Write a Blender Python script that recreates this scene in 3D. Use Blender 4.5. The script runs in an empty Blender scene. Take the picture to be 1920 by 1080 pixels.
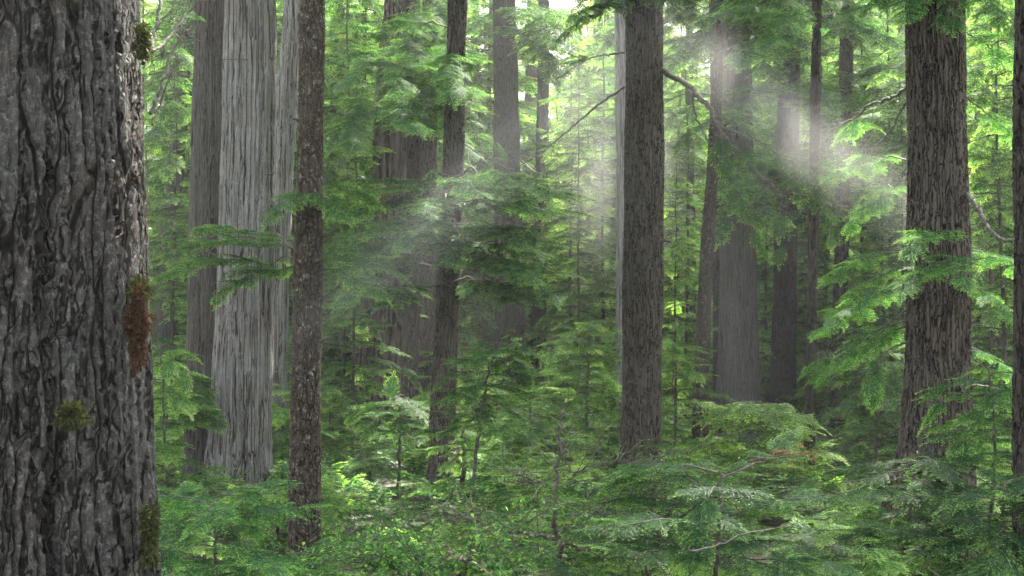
import bpy, math, random
import numpy as np
R = math.radians
SC = bpy.context.scene
COL = SC.collection
# ------------------------------------------------------------------ camera, world, sun, exposure
FPX = 2400.0; CAMZ = 2.2; PITCH = math.atan(100 / FPX)
cam_d = bpy.data.cameras.new('camera'); cam = bpy.data.objects.new('camera', cam_d); COL.objects.link(cam)
cam_d.sensor_width = 36; cam_d.lens = FPX * 36 / 1920; cam_d.clip_end = 2000; cam_d.clip_start = 0.1
cam.location = (0, 0, CAMZ); cam.rotation_euler = (math.pi / 2 + PITCH, 0, 0)
SC.camera = cam
SUN_EL, SUN_AZ = R(46), R(14)          # ahead of the camera, a little to the right
w = bpy.data.worlds.new('World'); SC.world = w; w.use_nodes = True
nt = w.node_tree; bg = nt.nodes['Background']; sky = nt.nodes.new('ShaderNodeTexSky')
sky.sky_type = 'NISHITA'; sky.sun_disc = False; sky.sun_elevation = SUN_EL; sky.sun_rotation = SUN_AZ
sky.air_density = 1.0; sky.dust_density = 6.0; sky.ozone_density = 1.0
hz = nt.nodes.new('ShaderNodeHueSaturation'); hz.inputs['Saturation'].default_value = .35     # overcast: nearly white sky
nt.links.new(sky.outputs[0], hz.inputs['Color']); nt.links.new(hz.outputs[0], bg.inputs[0]); bg.inputs[1].default_value = 0.14
sl = bpy.data.lights.new('sun', 'SUN'); sl.energy = 4.0; sl.angle = R(2); sl.color = (1, .93, .82)
sun = bpy.data.objects.new('sun', sl); COL.objects.link(sun); sun.location = (10, 60, 40)
sun.rotation_euler = (-(math.pi / 2 - SUN_EL), 0, -SUN_AZ)
SC.view_settings.view_transform = 'Standard'; SC.view_settings.look = 'None'
SC.view_settings.exposure = 3.1; SC.view_settings.gamma = 1
SC.render.engine = 'CYCLES'
SC.cycles.use_denoising = True
SC.cycles.max_bounces = 9; SC.cycles.diffuse_bounces = 8; SC.cycles.transmission_bounces = 8
SC.cycles.glossy_bounces = 2; SC.cycles.volume_bounces = 0; SC.cycles.transparent_max_bounces = 8
SC.cycles.caustics_reflective = False; SC.cycles.caustics_refractive = False
SC.cycles.sample_clamp_indirect = 4

def at(px, py, d):
    cx, cy = (px - 960) / FPX, (540 - py) / FPX
    c, s = math.cos(PITCH), math.sin(PITCH)
    v = np.array((cx, c - s * cy, s + c * cy)); v *= d / v[1]
    return v + np.array((0, 0, CAMZ))

def gz(x, y):
    return 0.10 * np.sin(x * .45 + 1.3) * np.cos(y * .31) + 0.12 * np.sin(x * .17 + y * .23) + 0.0 * x

# ------------------------------------------------------------------ object helpers
def mesh_np(name, V, F, mat, attrs=None, parent=None, loc=None):
    V = np.asarray(V, np.float32).reshape(-1, 3); F = np.asarray(F, np.int32)
    me = bpy.data.meshes.new(name); n = F.shape[1]
    me.vertices.add(len(V)); me.vertices.foreach_set('co', V.ravel())
    me.loops.add(F.size); me.loops.foreach_set('vertex_index', F.ravel())
    me.polygons.add(len(F)); me.polygons.foreach_set('loop_start', np.arange(len(F), dtype=np.int32) * n)
    me.update(calc_edges=True)
    for k, a in (attrs or {}).items():
        at_ = me.attributes.new(k, 'FLOAT', 'POINT'); at_.data.foreach_set('value', np.asarray(a, np.float32))
    me.materials.append(mat)
    o = bpy.data.objects.new(name, me); COL.objects.link(o)
    if parent: o.parent = parent
    if loc is not None: o.location = loc
    return o
def tag(o, label=None, cat=None, group=None, kind=None):
    if label: o['label'] = label
    if cat: o['category'] = cat
    if group: o['group'] = group
    if kind: o['kind'] = kind
    return o
def empty(name, loc, label, cat, group=None):
    o = bpy.data.objects.new(name, None); COL.objects.link(o); o.location = [float(v) for v in loc]
    o.empty_display_size = .2
    return tag(o, label, cat, group)
def copy_tree(o, loc, rz, sc, label=None, group=None, tilt=(0, 0)):
    c = o.copy(); COL.objects.link(c); c.location = [float(v) for v in loc]
    c.rotation_euler = (tilt[0], tilt[1], rz); c.scale = (sc[0], sc[1], sc[2])
    if label: c['label'] = label
    if group: c['group'] = group
    for ch in o.children:
        d = ch.copy(); COL.objects.link(d); d.parent = c
    return c

# ------------------------------------------------------------------ materials
def newmat(name):
    m = bpy.data.materials.new(name); m.use_nodes = True
    nt = m.node_tree; nt.nodes.clear(); return m, nt
class G:
    def __init__(s, nt): s.nt = nt
    def n(s, t, ins=None, **kw):
        x = s.nt.nodes.new(t)
        for k, v in kw.items(): setattr(x, k, v)
        for k, v in (ins or {}).items():
            if isinstance(v, bpy.types.NodeSocket): s.nt.links.new(v, x.inputs[k])
            else: x.inputs[k].default_value = v
        return x
    def math(s, op, a, b=0.0, clamp=False):
        return s.n('ShaderNodeMath', {0: a, 1: b}, operation=op, use_clamp=clamp).outputs[0]
    def mix(s, f, a, b, mode='MIX'):
        x = s.nt.nodes.new('ShaderNodeMix'); x.data_type = 'RGBA'; x.blend_type = mode
        for i, v in ((0, f), (6, a), (7, b)):
            if isinstance(v, bpy.types.NodeSocket): s.nt.links.new(v, x.inputs[i])
            else: x.inputs[i].default_value = v if i == 0 else (*v, 1)
        return x.outputs[2]
    def ramp(s, f, lo, hi):
        x = s.n('ShaderNodeMapRange', {0: f, 1: lo, 2: hi, 3: 0.0, 4: 1.0}, interpolation_type='SMOOTHSTEP'); return x.outputs[0]

def foliage_mat(name, deep, mid, tip, trans=.5, dry=0.0):
    m, nt = newmat(name); g = G(nt)
    a = g.n('ShaderNodeAttribute', attribute_name='tip').outputs['Fac']
    rnd = g.n('ShaderNodeObjectInfo').outputs['Random']
    isl = g.n('ShaderNodeNewGeometry').outputs['Random Per Island']
    a2 = g.math('ADD', a, g.math('MULTIPLY', g.math('SUBTRACT', isl, .5), .5))
    a2 = g.math('ADD', a2, g.math('MULTIPLY', g.math('SUBTRACT', rnd, .5), .25))
    c = g.mix(g.ramp(a2, 0.0, .6), deep, mid)
    c = g.mix(g.ramp(a2, .52, .92), c, tip)
    hs = g.n('ShaderNodeHueSaturation', {'Hue': g.math('ADD', .492, g.math('MULTIPLY', rnd, .03)), 'Saturation': .96, 'Value': g.math('ADD', .8, g.math('MULTIPLY', isl, .4)), 'Color': c})
    c = hs.outputs[0]
    if dry > 0:
        c = g.mix(g.math('GREATER_THAN', isl, 1 - dry), c, (.30, .13, .03))
    tc = g.mix(1.0, c, (1.12, 1.15, .78), 'MULTIPLY')
    d = g.n('ShaderNodeBsdfDiffuse', {'Color': c}).outputs[0]
    t = g.n('ShaderNodeBsdfTranslucent', {'Color': tc}).outputs[0]
    mx = g.n('ShaderNodeMixShader', {0: trans, 1: d, 2: t}).outputs[0]
    gl = g.n('ShaderNodeBsdfGlossy', {'Color': (1, 1, 1, 1), 'Roughness': .45}).outputs[0]
    mx = g.n('ShaderNodeMixShader', {0: .008, 1: mx, 2: gl}).outputs[0]
    o = g.n('ShaderNodeOutputMaterial', {0: mx})
    return m

def bark_mat(name, c_ridge, c_furrow, c_lichen, scale=14, zs=.22, disp=.02, lichen=.45, lscale=9, moss=.0, fib=False, crack=.12, fl=.6):
    """furrowed bark: stretched voronoi plates; fib=True: long vertical cedar strips"""
    m, nt = newmat(name); g = G(nt); m.displacement_method = 'BOTH'
    P = g.n('ShaderNodeTexCoord').outputs['Object']
    def warp(V, sc, am):
        q = g.n('ShaderNodeTexNoise', {'Vector': P, 'Scale': sc, 'Detail': 2.0}).outputs['Color']
        q = g.n('ShaderNodeVectorMath', {0: q, 1: (.5, .5, .5)}, operation='SUBTRACT').outputs[0]
        q = g.n('ShaderNodeVectorMath', {0: q, 'Scale': am}, operation='SCALE').outputs[0]
        return g.n('ShaderNodeVectorMath', {0: V, 1: q}, operation='ADD').outputs[0]
    Q0 = warp(P, 1.2, .10) if fib else warp(warp(P, 1.6, .12), 60 / scale * 3, .5 / scale)
    Q = g.n('ShaderNodeVectorMath', {0: Q0, 1: (1, 1, zs)}, operation='MULTIPLY').outputs[0]
    if fib:
        n1 = g.n('ShaderNodeTexNoise', {'Vector': Q, 'Scale': scale * 1.3, 'Detail': 4.0, 'Roughness': .65}).outputs['Fac']
        v1 = g.n('ShaderNodeTexVoronoi', {'Vector': Q, 'Scale': scale * 1.1, 'Randomness': 1.0}, feature='DISTANCE_TO_EDGE').outputs['Distance']
        h = g.math('ADD', g.math('MULTIPLY', g.ramp(n1, .35, .65), .5), g.math('MULTIPLY', g.ramp(v1, 0.0, .16), .5))
    else:
        v1 = g.n('ShaderNodeTexVoronoi', {'Vector': Q, 'Scale': scale, 'Randomness': 1.0}, feature='DISTANCE_TO_EDGE').outputs['Distance']
        Q2 = g.n('ShaderNodeVectorMath', {0: Q0, 1: (1, 1, min(1, zs * 2.6))}, operation='MULTIPLY').outputs[0]
        v2 = g.n('ShaderNodeTexVoronoi', {'Vector': Q2, 'Scale': scale * 2.2, 'Randomness': 1.0}, feature='DISTANCE_TO_EDGE').outputs['Distance']
        h = g.math('MULTIPLY', g.ramp(v1, 0.0, crack), g.math('ADD', .62, g.math('MULTIPLY', g.ramp(v2, 0.0, .13), .38)))
    Pf = g.n('ShaderNodeVectorMath', {0: P, 1: (1, 1, .28 if not fib else .05)}, operation='MULTIPLY').outputs[0]
    fine = g.n('ShaderNodeTexNoise', {'Vector': Pf, 'Scale': scale * 3.5, 'Detail': 6.0, 'Roughness': .75, 'Distortion': .6}).outputs['Fac']
    cell = g.n('ShaderNodeTexVoronoi', {'Vector': warp(Pf, 20, .03), 'Scale': scale * 3.0, 'Randomness': 1.0}).outputs['Color']
    cell = g.n('ShaderNodeSeparateColor', {0: cell}).outputs[0]
    flake = g.math('ADD', g.math('MULTIPLY', cell, .45), g.math('MULTIPLY', g.ramp(fine, .32, .7), .55))
    big = g.n('ShaderNodeTexNoise', {'Vector': P, 'Scale': 2.2, 'Detail': 3.0}).outputs['Fac']
    H = g.math('ADD', g.math('ADD', h, g.math('MULTIPLY', flake, .16)), g.math('MULTIPLY', big, .5))
    c = g.mix(flake, [v * (1 - fl) for v in c_ridge], [v * (1 + 1.2 * fl) for v in c_ridge])
    c = g.mix(g.math('MULTIPLY', g.ramp(big, .45, .7), .4), c, (c_ridge[0] * .9, c_ridge[1] * .68, c_ridge[2] * .55))
    c = g.mix(g.ramp(h, .08, .62), c_furrow, c)
    ln = g.n('ShaderNodeTexNoise', {'Vector': P, 'Scale': lscale, 'Detail': 6.0, 'Roughness': .8, 'Distortion': .4}).outputs['Fac']
    lf = g.math('MULTIPLY', g.ramp(ln, 1 - lichen - .02, 1 - lichen + .05), g.math('MULTIPLY', g.ramp(h, .3, .6), g.math('ADD', .4, g.math('MULTIPLY', cell, .6))))
    c = g.mix(lf, c, c_lichen)
    if moss > 0:
        mn = g.n('ShaderNodeTexNoise', {'Vector': P, 'Scale': 1.7, 'Detail': 7.0, 'Roughness': .68}).outputs['Fac']
        mf = g.ramp(mn, 1 - moss - .03, 1 - moss + .06)
        c = g.mix(mf, c, (.05, .065, .012))
        H = g.math('ADD', H, g.math('MULTIPLY', mf, .3))
    b = g.n('ShaderNodeBsdfPrincipled', {'Base Color': c, 'Roughness': .95})
    b.inputs['Specular IOR Level'].default_value = .12
    dp = g.n('ShaderNodeDisplacement', {'Height': H, 'Midlevel': .8, 'Scale': disp}).outputs[0]
    g.n('ShaderNodeOutputMaterial', {0: b.outputs[0], 'Displacement': dp})
    return m

M = {}
M['fir'] = bark_mat('fir_bark', (.044, .041, .038), (.007, .006, .005), (.115, .123, .119), 16, .07, .034, .47, 34, .31, crack=.11, fl=.55)
M['hemlock'] = bark_mat('hemlock_bark', (.105, .090, .077), (.014, .011, .009), (.17, .165, .15), 30, .06, .026, .36, 30, .22, crack=.15, fl=.28)
M['dark'] = bark_mat('dark_bark', (.058, .050, .044), (.009, .007, .006), (.10, .10, .09), 24, .10, .026, .34, 20, .25, crack=.15, fl=.4)
M['cedar'] = bark_mat('cedar_bark', (.19, .182, .178), (.024, .019, .017), (.28, .272, .268), 15, .016, .040, .42, 9, 0, True)
M['cedar_dark'] = bark_mat('dark_cedar_bark', (.085, .078, .073), (.018, .014, .012), (.15, .145, .14), 24, .02, .024, .40, 16, .2, True)
M['lichen'] = bark_mat('lichen_bark', (.055, .042, .032), (.014, .010, .008), (.24, .24, .215), 22, .30, .016, .44, 20, .25)
M['snag'] = bark_mat('snag_wood', (.085, .070, .058), (.005, .004, .003), (.20, .185, .17), 6, .045, .12, .32, 10, .3, True)
M['far'] = bark_mat('far_bark', (.07, .06, .052), (.018, .014, .012), (.13, .125, .115), 16, .12, .0, .35, 9, .2)
m, nt = newmat('twig_wood'); g = G(nt)
nz = g.n('ShaderNodeTexNoise', {'Scale': 30.0, 'Detail': 3.0, 'Vector': g.n('ShaderNodeTexCoord').outputs['Object']}).outputs['Fac']
b = g.n('ShaderNodeBsdfPrincipled', {'Base Color': g.mix(g.ramp(nz, .35, .7), (.035, .026, .02), (.11, .10, .085)), 'Roughness': .9})
g.n('ShaderNodeOutputMaterial', {0: b.outputs[0]}); M['twig'] = m
m, nt = newmat('peeled_wood'); g = G(nt)
nz = g.n('ShaderNodeTexNoise', {'Scale': 18.0, 'Detail': 4.0, 'Vector': g.n('ShaderNodeTexCoord').outputs['Object']}).outputs['Fac']
b = g.n('ShaderNodeBsdfPrincipled', {'Base Color': g.mix(g.ramp(nz, .35, .65), (.16, .09, .06), (.42, .33, .27)), 'Roughness': .9})
g.n('ShaderNodeOutputMaterial', {0: b.outputs[0]}); M['peeled'] = m
m, nt = newmat('moss'); g = G(nt)
nz = g.n('ShaderNodeTexNoise', {'Scale': 14.0, 'Detail': 4.0, 'Vector': g.n('ShaderNodeTexCoord').outputs['Object']}).outputs['Fac']
b = g.n('ShaderNodeBsdfPrincipled', {'Base Color': g.mix(g.ramp(nz, .40, .62), (.06, .075, .012), (.16, .065, .02)), 'Roughness': .95})
g.n('ShaderNodeOutputMaterial', {0: b.outputs[0]}); M['moss'] = m
M['moss'] = foliage_mat('moss', (.018, .022, .007), (.042, .052, .012), (.085, .09, .018), .2)
M['moss_rust'] = foliage_mat('rust_moss', (.03, .014, .008), (.075, .032, .014), (.07, .055, .02), .2)
m, nt = newmat('forest_floor'); g = G(nt)
P = g.n('ShaderNodeTexCoord').outputs['Object']
nz = g.n('ShaderNodeTexNoise', {'Scale': 1.3, 'Detail': 8.0, 'Roughness': .7, 'Vector': P}).outputs['Fac']
n2 = g.n('ShaderNodeTexNoise', {'Scale': 22.0, 'Detail': 4.0, 'Vector': P}).outputs['Fac']
c = g.mix(g.ramp(nz, .4, .6), (.035, .024, .015), (.035, .055, .018)); c = g.mix(g.math('MULTIPLY', g.ramp(n2, .5, .7), .6), c, (.10, .065, .035))
b = g.n('ShaderNodeBsdfPrincipled', {'Base Color': c, 'Roughness': .95})
bp = g.n('ShaderNodeBump', {'Height': n2, 'Strength': .8, 'Distance': .05}); nt.links.new(bp.outputs[0], b.inputs['Normal'])
g.n('ShaderNodeOutputMaterial', {0: b.outputs[0]}); M['floor'] = m
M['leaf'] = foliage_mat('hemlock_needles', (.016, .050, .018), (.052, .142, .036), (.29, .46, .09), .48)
M['leaf_dark'] = foliage_mat('dark_needles', (.012, .038, .016), (.036, .100, .032), (.22, .38, .08), .42)  # darker green variant of the hemlock needles
M['leaf_lime'] = foliage_mat('young_needles', (.028, .078, .020), (.110, .245, .045), (.42, .57, .12), .5)
M['leaf_blue'] = foliage_mat('bluish_needles', (.018, .055, .024), (.052, .145, .040), (.24, .42, .07), .42)
M['leaf_broad'] = foliage_mat('broad_leaves', (.03, .09, .02), (.06, .17, .035), (.20, .34, .05), .5, .004)
M['dry'] = foliage_mat('dry_needles', (.20, .08, .03), (.30, .13, .04), (.42, .22, .06), .4)

# ------------------------------------------------------------------ geometry generators
def unit(v): return v / (np.linalg.norm(v, axis=-1, keepdims=True) + 1e-9)
def tube(P, r, n=6):
    P = np.asarray(P, float); r = np.broadcast_to(np.asarray(r, float), (len(P),))
    T = unit(np.gradient(P, axis=0))
    up = np.where(np.abs(T[:, 2:3]) > .9, np.array([[1., 0, 0]]), np.array([[0, 0, 1.]]))
    A = unit(np.cross(T, up)); B = np.cross(T, A)
    if np.all(np.abs(T[:, 2]) > .7):
        A = unit(np.cross(T, np.array([[0, 1., 0]]))); B = np.cross(T, A)
    th = np.linspace(0, 2 * np.pi, n, endpoint=False)
    V = P[:, None] + r[:, None, None] * (np.cos(th)[None, :, None] * A[:, None] + np.sin(th)[None, :, None] * B[:, None])
    i = np.arange(len(P) - 1)[:, None] * n; j = np.arange(n)[None]; k = (j + 1) % n
    F = np.stack([i + j, i + k, i + n + k, i + n + j], -1).reshape(-1, 4)
    return V.reshape(-1, 3), F
class Bag:
    def __init__(s): s.V = []; s.F = []; s.A = []; s.n = 0
    def add(s, V, F=None, a=None):
        V = np.asarray(V, float).reshape(-1, 3)
        if F is None: F = np.arange(len(V)).reshape(-1, 4)
        s.V.append(V); s.F.append(F + s.n); s.n += len(V)
        s.A.append(np.zeros(len(V)) if a is None else a)
    def build(s, name, mat, parent=None, origin=None, attr=True):
        if not s.V: return None
        V = np.concatenate(s.V)
        if origin is not None: V = V - np.asarray(origin)
        return mesh_np(name, V, np.concatenate(s.F), mat, {'tip': np.concatenate(s.A)} if attr else None, parent)

def strips(P, D, L, W, N, bend=.0):
    """diamond shaped needle tufts: base P, direction D, length L, width W, normal N"""
    S = unit(np.cross(D, N)); mid = P + D * (L * .45)[:, None]
    a = P; b = mid + S * (W * .5)[:, None]; c = P + D * L[:, None] - np.array([0, 0, 1]) * (L * bend)[:, None]; d = mid - S * (W * .5)[:, None]
    return np.stack([a, b, c, d], 1)

def spray_template(seed, nside=14, nsub=7, leaf=.085, wid=.024, wspan=.42, droop=.11, tiltn=.35, ragged=.25):
    """one flat feathery bough along +x of length 1; returns quads (n,4,3) and tip value per quad"""
    r = np.random.RandomState(seed); Q = []; T = []
    def axis(t): return np.stack([t, .05 * np.sin(t * 3 + seed), .04 * np.sin(t * 2.2) - droop * t ** 2.2], -1)
    ts = np.linspace(.06, .97, nside)
    for sgn in (-1, 1):
        for t in ts + r.uniform(-.02, .02, nside):
            if r.rand() < ragged * .35: continue
            ln = wspan * (math.sin(min(1, (t + .12) * 1.15) * math.pi) ** .75 * .85 + .13) * r.uniform(.7, 1.12) * (1 - .35 * t)
            ang = R(62 - 26 * t + r.uniform(-7, 7)) * sgn
            p0 = axis(np.array([t]))[0]; dz = r.uniform(-.16, .05)
            dv = unit(np.array([math.cos(ang), math.sin(ang), dz]))
            k = max(2, int(nsub * ln / wspan + 1)); s = (np.arange(k) + r.uniform(.2, .8)) / k
            cen = p0 + dv * (s * ln)[:, None]; cen[:, 2] -= .25 * ln * s ** 2
            for q in (-1, 1):
                a2 = ang + R(42) * q + r.uniform(-.22, .22, k)
                D = unit(np.stack([np.cos(a2), np.sin(a2), r.uniform(-.25, .12, k)], -1))
                L = leaf * r.uniform(.6, 1.15, k) * (1.15 - .45 * s)
                N = unit(np.stack([r.normal(0, tiltn, k), r.normal(0, tiltn, k), np.ones(k)], -1))
                Q.append(strips(cen, D, L, wid * r.uniform(.8, 1.2, k), N, .1)); T.append(np.clip(.15 + .65 * s * (0.5 + 0.6 * t) + r.uniform(-.1, .12, k), 0, 1))
            # the side twig's own needles (run along it) and its tip
            Q.append(strips(p0 + dv * (s * ln * .97)[:, None] - np.array([0, 0, .0]), np.repeat(dv[None], k, 0), np.full(k, ln / k * 1.25), np.full(k, wid * .9), np.repeat([[0, 0, 1.]], k, 0)))
            T.append(.15 + .5 * s)
            e = p0 + dv * ln * .96; e[2] -= .24 * ln
            Q.append(strips(e[None], dv[None], np.array([leaf * .85]), np.array([wid * 1.2]), np.array([[0, 0, 1.]])))
            T.append(np.array([r.uniform(.7, 1.05)]))
    tt = np.linspace(.1, .95, nside * 2)
    D = unit(np.gradient(axis(tt), axis=0))
    Q.append(strips(axis(tt), D, np.full(len(tt), .07), np.full(len(tt), wid), np.repeat([[0, 0, 1.]], len(tt), 0))); T.append(.3 + .5 * tt)
    Q.append(strips(axis(np.array([.96])), np.array([[1., 0, -.1]]), np.array([leaf * 1.1]), np.array([wid * 1.3]), np.array([[0, 0, 1.]]))); T.append(np.array([1.]))
    Q = np.concatenate(Q); T = np.concatenate(T)
    return Q.astype(np.float32), T

FINE = [spray_template(s, 20, 9, .075, .020) for s in range(5)]
MID = [spray_template(10 + s, 13, 6, .115, .034) for s in range(5)]
LOW = [spray_template(20 + s, 8, 4, .17, .055) for s in range(4)]

def frame(d, roll=0.0, rr=None):
    """rotation whose x axis is d and z axis as near up as can be"""
    x = unit(np.asarray(d, float)); z = np.array([0, 0, 1.]) - x * x[2]; z = unit(z); y = np.cross(z, x)
    if roll:
        z2 = z * math.cos(roll) + y * math.sin(roll); y = np.cross(z2, x); z = z2
    return np.stack([x, y, z], 1)
def put(bag, tpl, p, d, s, roll=0, ta=0.0, wy=1.0):
    Q, T = tpl; Rm = frame(d, roll)
    V = (Q.reshape(-1, 3) * np.array([s, s * wy, s])) @ Rm.T + p
    bag.add(V, None, np.repeat(T + ta, 4))

def bough(leafbag, woodbag, P, rng, tpls, sp=.7, dens=1.0, r0=.012, ta=0.0, start=.15, roll=.25, tipscale=1.0):
    """branch along polyline P with sprays set alternately on both sides, in one drooping tier"""
    P = np.asarray(P, float)
    seg = np.linalg.norm(np.diff(P, axis=0), axis=1); cum = np.r_[0, np.cumsum(seg)]; L = cum[-1]
    def ev(t): return np.array([np.interp(t * L, cum, P[:, i]) for i in range(3)])
    m = max(8, int(L / .12)); tt = np.linspace(0, 1, m)
    C = np.stack([ev(t) for t in tt]); C[1:-1] += rng.normal(0, .008 * L ** .5, (m - 2, 3))
    woodbag.add(*tube(C, np.linspace(r0, r0 * .2, m), 5))
    n = max(3, int(L / sp * 5.0 * dens)); ts = np.linspace(start, .97, n)
    for i, t in enumerate(ts):
        sg = 1 if i % 2 else -1
        d = ev(min(1, t + .04)) - ev(max(0, t - .04)); d = unit(d)
        side = unit(np.cross([0, 0, 1.], d)) * sg
        a = R(rng.uniform(38, 68) - 22 * t)
        dv = d * math.cos(a) + side * math.sin(a) + np.array([0, 0, rng.uniform(-.17, .05)])
        s = sp * (1.0 - .45 * abs(t - .45) / .55) * rng.uniform(.75, 1.15)
        put(leafbag, tpls[rng.randint(len(tpls))], ev(t), dv, s, rng.uniform(-roll, roll), ta + rng.uniform(-.1, .08))
    dv = unit(ev(1) - ev(.93)); put(leafbag, tpls[rng.randint(len(tpls))], ev(.97), dv + np.array([0, 0, -.1]), sp * .8 * tipscale, 0, ta + .05)

def arc(p, az, el, L, sag, n=7, wob=0.0, rng=None):
    t = np.linspace(0, 1, n); h = np.array([math.cos(az), math.sin(az), 0])
    P = p + h * (L * math.cos(el) * t)[:, None]; P[:, 2] += L * math.sin(el) * t - sag * L * t ** 2
    if rng is not None and wob: P[1:] += rng.normal(0, wob, (n - 1, 3)) * t[1:, None]
    return P

# ------------------------------------------------------------------ the setting: ground
xs = np.concatenate([np.linspace(-600, -45, 20), np.linspace(-44, 44, 177), np.linspace(45, 600, 20)])
ys = np.concatenate([np.linspace(-500, -11, 18), np.linspace(-10, 90, 201), np.linspace(91, 900, 24)])
X, Y = np.meshgrid(xs, ys); rr = np.random.RandomState(5)
Z = gz(X, Y) + np.where((np.abs(X) < 44) & (Y > 0) & (Y < 90), rr.uniform(-.03, .03, X.shape), 0)
nx = len(xs); i = (np.arange(len(ys) - 1)[:, None] * nx + np.arange(nx - 1)[None]).ravel()
gr = mesh_np('ground', np.stack([X, Y, Z], -1), np.stack([i, i + 1, i + nx + 1, i + nx], -1), M['floor'])
tag(gr, kind='structure')

# ------------------------------------------------------------------ trunks
def trunk_mesh(name, prof, d, mat, parent, origin, seed, res=.02, flute=0.0, flare=.35, top=9.0, ncirc=None, seam=None):
    """prof: list of (px centre, py, px width) down the picture; d distance. Ends in the ground, carries on above the frame"""
    rng = np.random.RandomState(seed)
    pts = np.array([at(a, b, d) for a, b, c in prof]); rad = np.array([c / FPX * d / 2 for a, b, c in prof])
    o = np.argsort(pts[:, 2]); pts, rad = pts[o], rad[o]
    base = gz(pts[0, 0], pts[0, 1]) - .15
    # extrapolate down and up
    sl = (pts[1] - pts[0]) / (pts[1, 2] - pts[0, 2])
    if pts[0, 2] > base:
        pts = np.r_[[pts[0] + sl * (base - pts[0, 2])], pts]; rad = np.r_[rad[0] * 1.04, rad]
    su = (pts[-1] - pts[-3]) / (pts[-1, 2] - pts[-3, 2]) if len(pts) > 3 else (pts[-1] - pts[-2]) / (pts[-1, 2] - pts[-2, 2])
    zt = pts[-1, 2]; zz = zt + top
    pts = np.r_[pts, [pts[-1] + su * top]]; rad = np.r_[rad, max(rad[-1] * .7, .03)]
    z = np.concatenate([np.arange(base, zt + .3, res * 1.6), np.linspace(zt + .32, zz, 24)])
    cx = np.interp(z, pts[:, 2], pts[:, 0]); cy = np.interp(z, pts[:, 2], pts[:, 1]); r = np.interp(z, pts[:, 2], rad)
    k = np.hanning(9); k /= k.sum()
    def sm(a): return np.convolve(np.pad(a, 4, 'edge'), k, 'valid')
    cx, cy, r = sm(cx), sm(cy), sm(r)
    n = ncirc or int(max(16, 2 * math.pi * rad.mean() / res)); th = np.linspace(0, 2 * np.pi, n, endpoint=False)
    hgt = np.clip(z - base, 0, None)
    ph = rng.uniform(0, 6.28, 8); lob = 0
    for q in range(2, 8): lob = lob + np.sin(q * th[None] + ph[q] + .12 * z[:, None] * (1 if q % 2 else -1)) / q ** .7
    fl = flare * np.exp(-hgt / (1.1 * rad.mean() * 2 + .1))[:, None] * (1 + .5 * np.sin(5 * th + ph[0])[None] + .25 * np.sin(9 * th + ph[1])[None])
    rr_ = r[:, None] * (1 + (.018 + flute) * lob + fl) + .006 * np.sin(z * 3.1 + ph[2])[:, None]
    if seam:
      for a0, dep, wd, zl, zh in seam:
        al = a0 + .03 * np.sin(z * 2.3) + .02 * np.sin(z * 7.1 + 1)
        st = np.interp(z, [zl - .5, zl, zh, zh + .6], [.3, 1, 1, .15]) * (.65 + .35 * np.sin(z * 5.3))
        dth = (th[None] - (al % 6.2832)[:, None]); rr_ = rr_ - dep * st[:, None] * np.exp(-(dth / wd) ** 2)
    V = np.stack([cx[:, None] + rr_ * np.cos(th), cy[:, None] + rr_ * np.sin(th), np.repeat(z[:, None], n, 1)], -1).reshape(-1, 3)
    a = np.arange(len(z) - 1)[:, None] * n; j = np.arange(n)[None]; kk = (j + 1) % n
    F = np.stack([a + j, a + kk, a + n + kk, a + n + j], -1).reshape(-1, 4)
    return mesh_np('trunk', V - origin, F, M[mat], None, parent)

TREES = {}
def tree(key, name, label, prof, d, mat, seed, group=None, **kw):
    b = at(prof[-1][0], prof[-1][1], d); o = np.array([b[0], b[1], float(gz(b[0], b[1]))])
    e = empty(name, o, label, 'tree', group)
    trunk_mesh(name, prof, d, mat, e, o, seed, **kw)
    TREES[key] = dict(e=e, o=o, d=d, leaf=Bag(), wood=Bag(), prof=prof)
    return e
tree('giant', 'douglas_fir', 'massive old fir with deep grey furrowed bark and moss filling the left edge', [(-82, 0, 650), (-80, 300, 650), (-80, 560, 660), (-74, 800, 668), (-66, 1080, 676)], 5.0, 'fir', 1, res=.011, flare=.03, top=12, seam=[(-R(40), .22, .04, 1.3, 2.5)])
tree('cedar_side', 'red_cedar', 'darker narrow cedar trunk leaning close against the big pale cedar', [(399, 0, 58), (389, 300, 60), (382, 600, 60), (377, 925, 64)], 19.0, 'cedar_dark', 2, res=.016, flute=.02, flare=.15)
tree('cedar', 'red_cedar', 'big pale grey cedar with long vertical bark strips beside a darker trunk', [(472, 0, 92), (466, 300, 96), (460, 560, 99), (452, 800, 104), (448, 935, 112)], 18.4, 'cedar', 3, res=.014, flute=.022, flare=.2)
tree('cedar_lean', 'red_cedar', 'pale split cedar trunk leaning right from behind the big pale cedar', [(552, 0, 34), (540, 150, 38), (524, 400, 44), (518, 640, 40), (516, 780, 44)], 25, 'cedar', 4, res=.022, flute=.05)
tree('far_left', 'red_cedar', 'hazy grey trunk leaning right between the giant fir and the cedars', [(362, 0, 22), (346, 110, 24), (330, 300, 30), (316, 440, 34), (304, 760, 40)], 33, 'cedar_dark', 5, res=.03, flute=.03)
tree('mottled', 'hemlock_tree', 'slender dark trunk speckled with pale lichen standing right of the cedars', [(586, 0, 43), (583, 200, 46), (579, 450, 50), (573, 750, 55), (570, 1080, 56)], 11.5, 'lichen', 6, res=.009, flare=.1)
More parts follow.
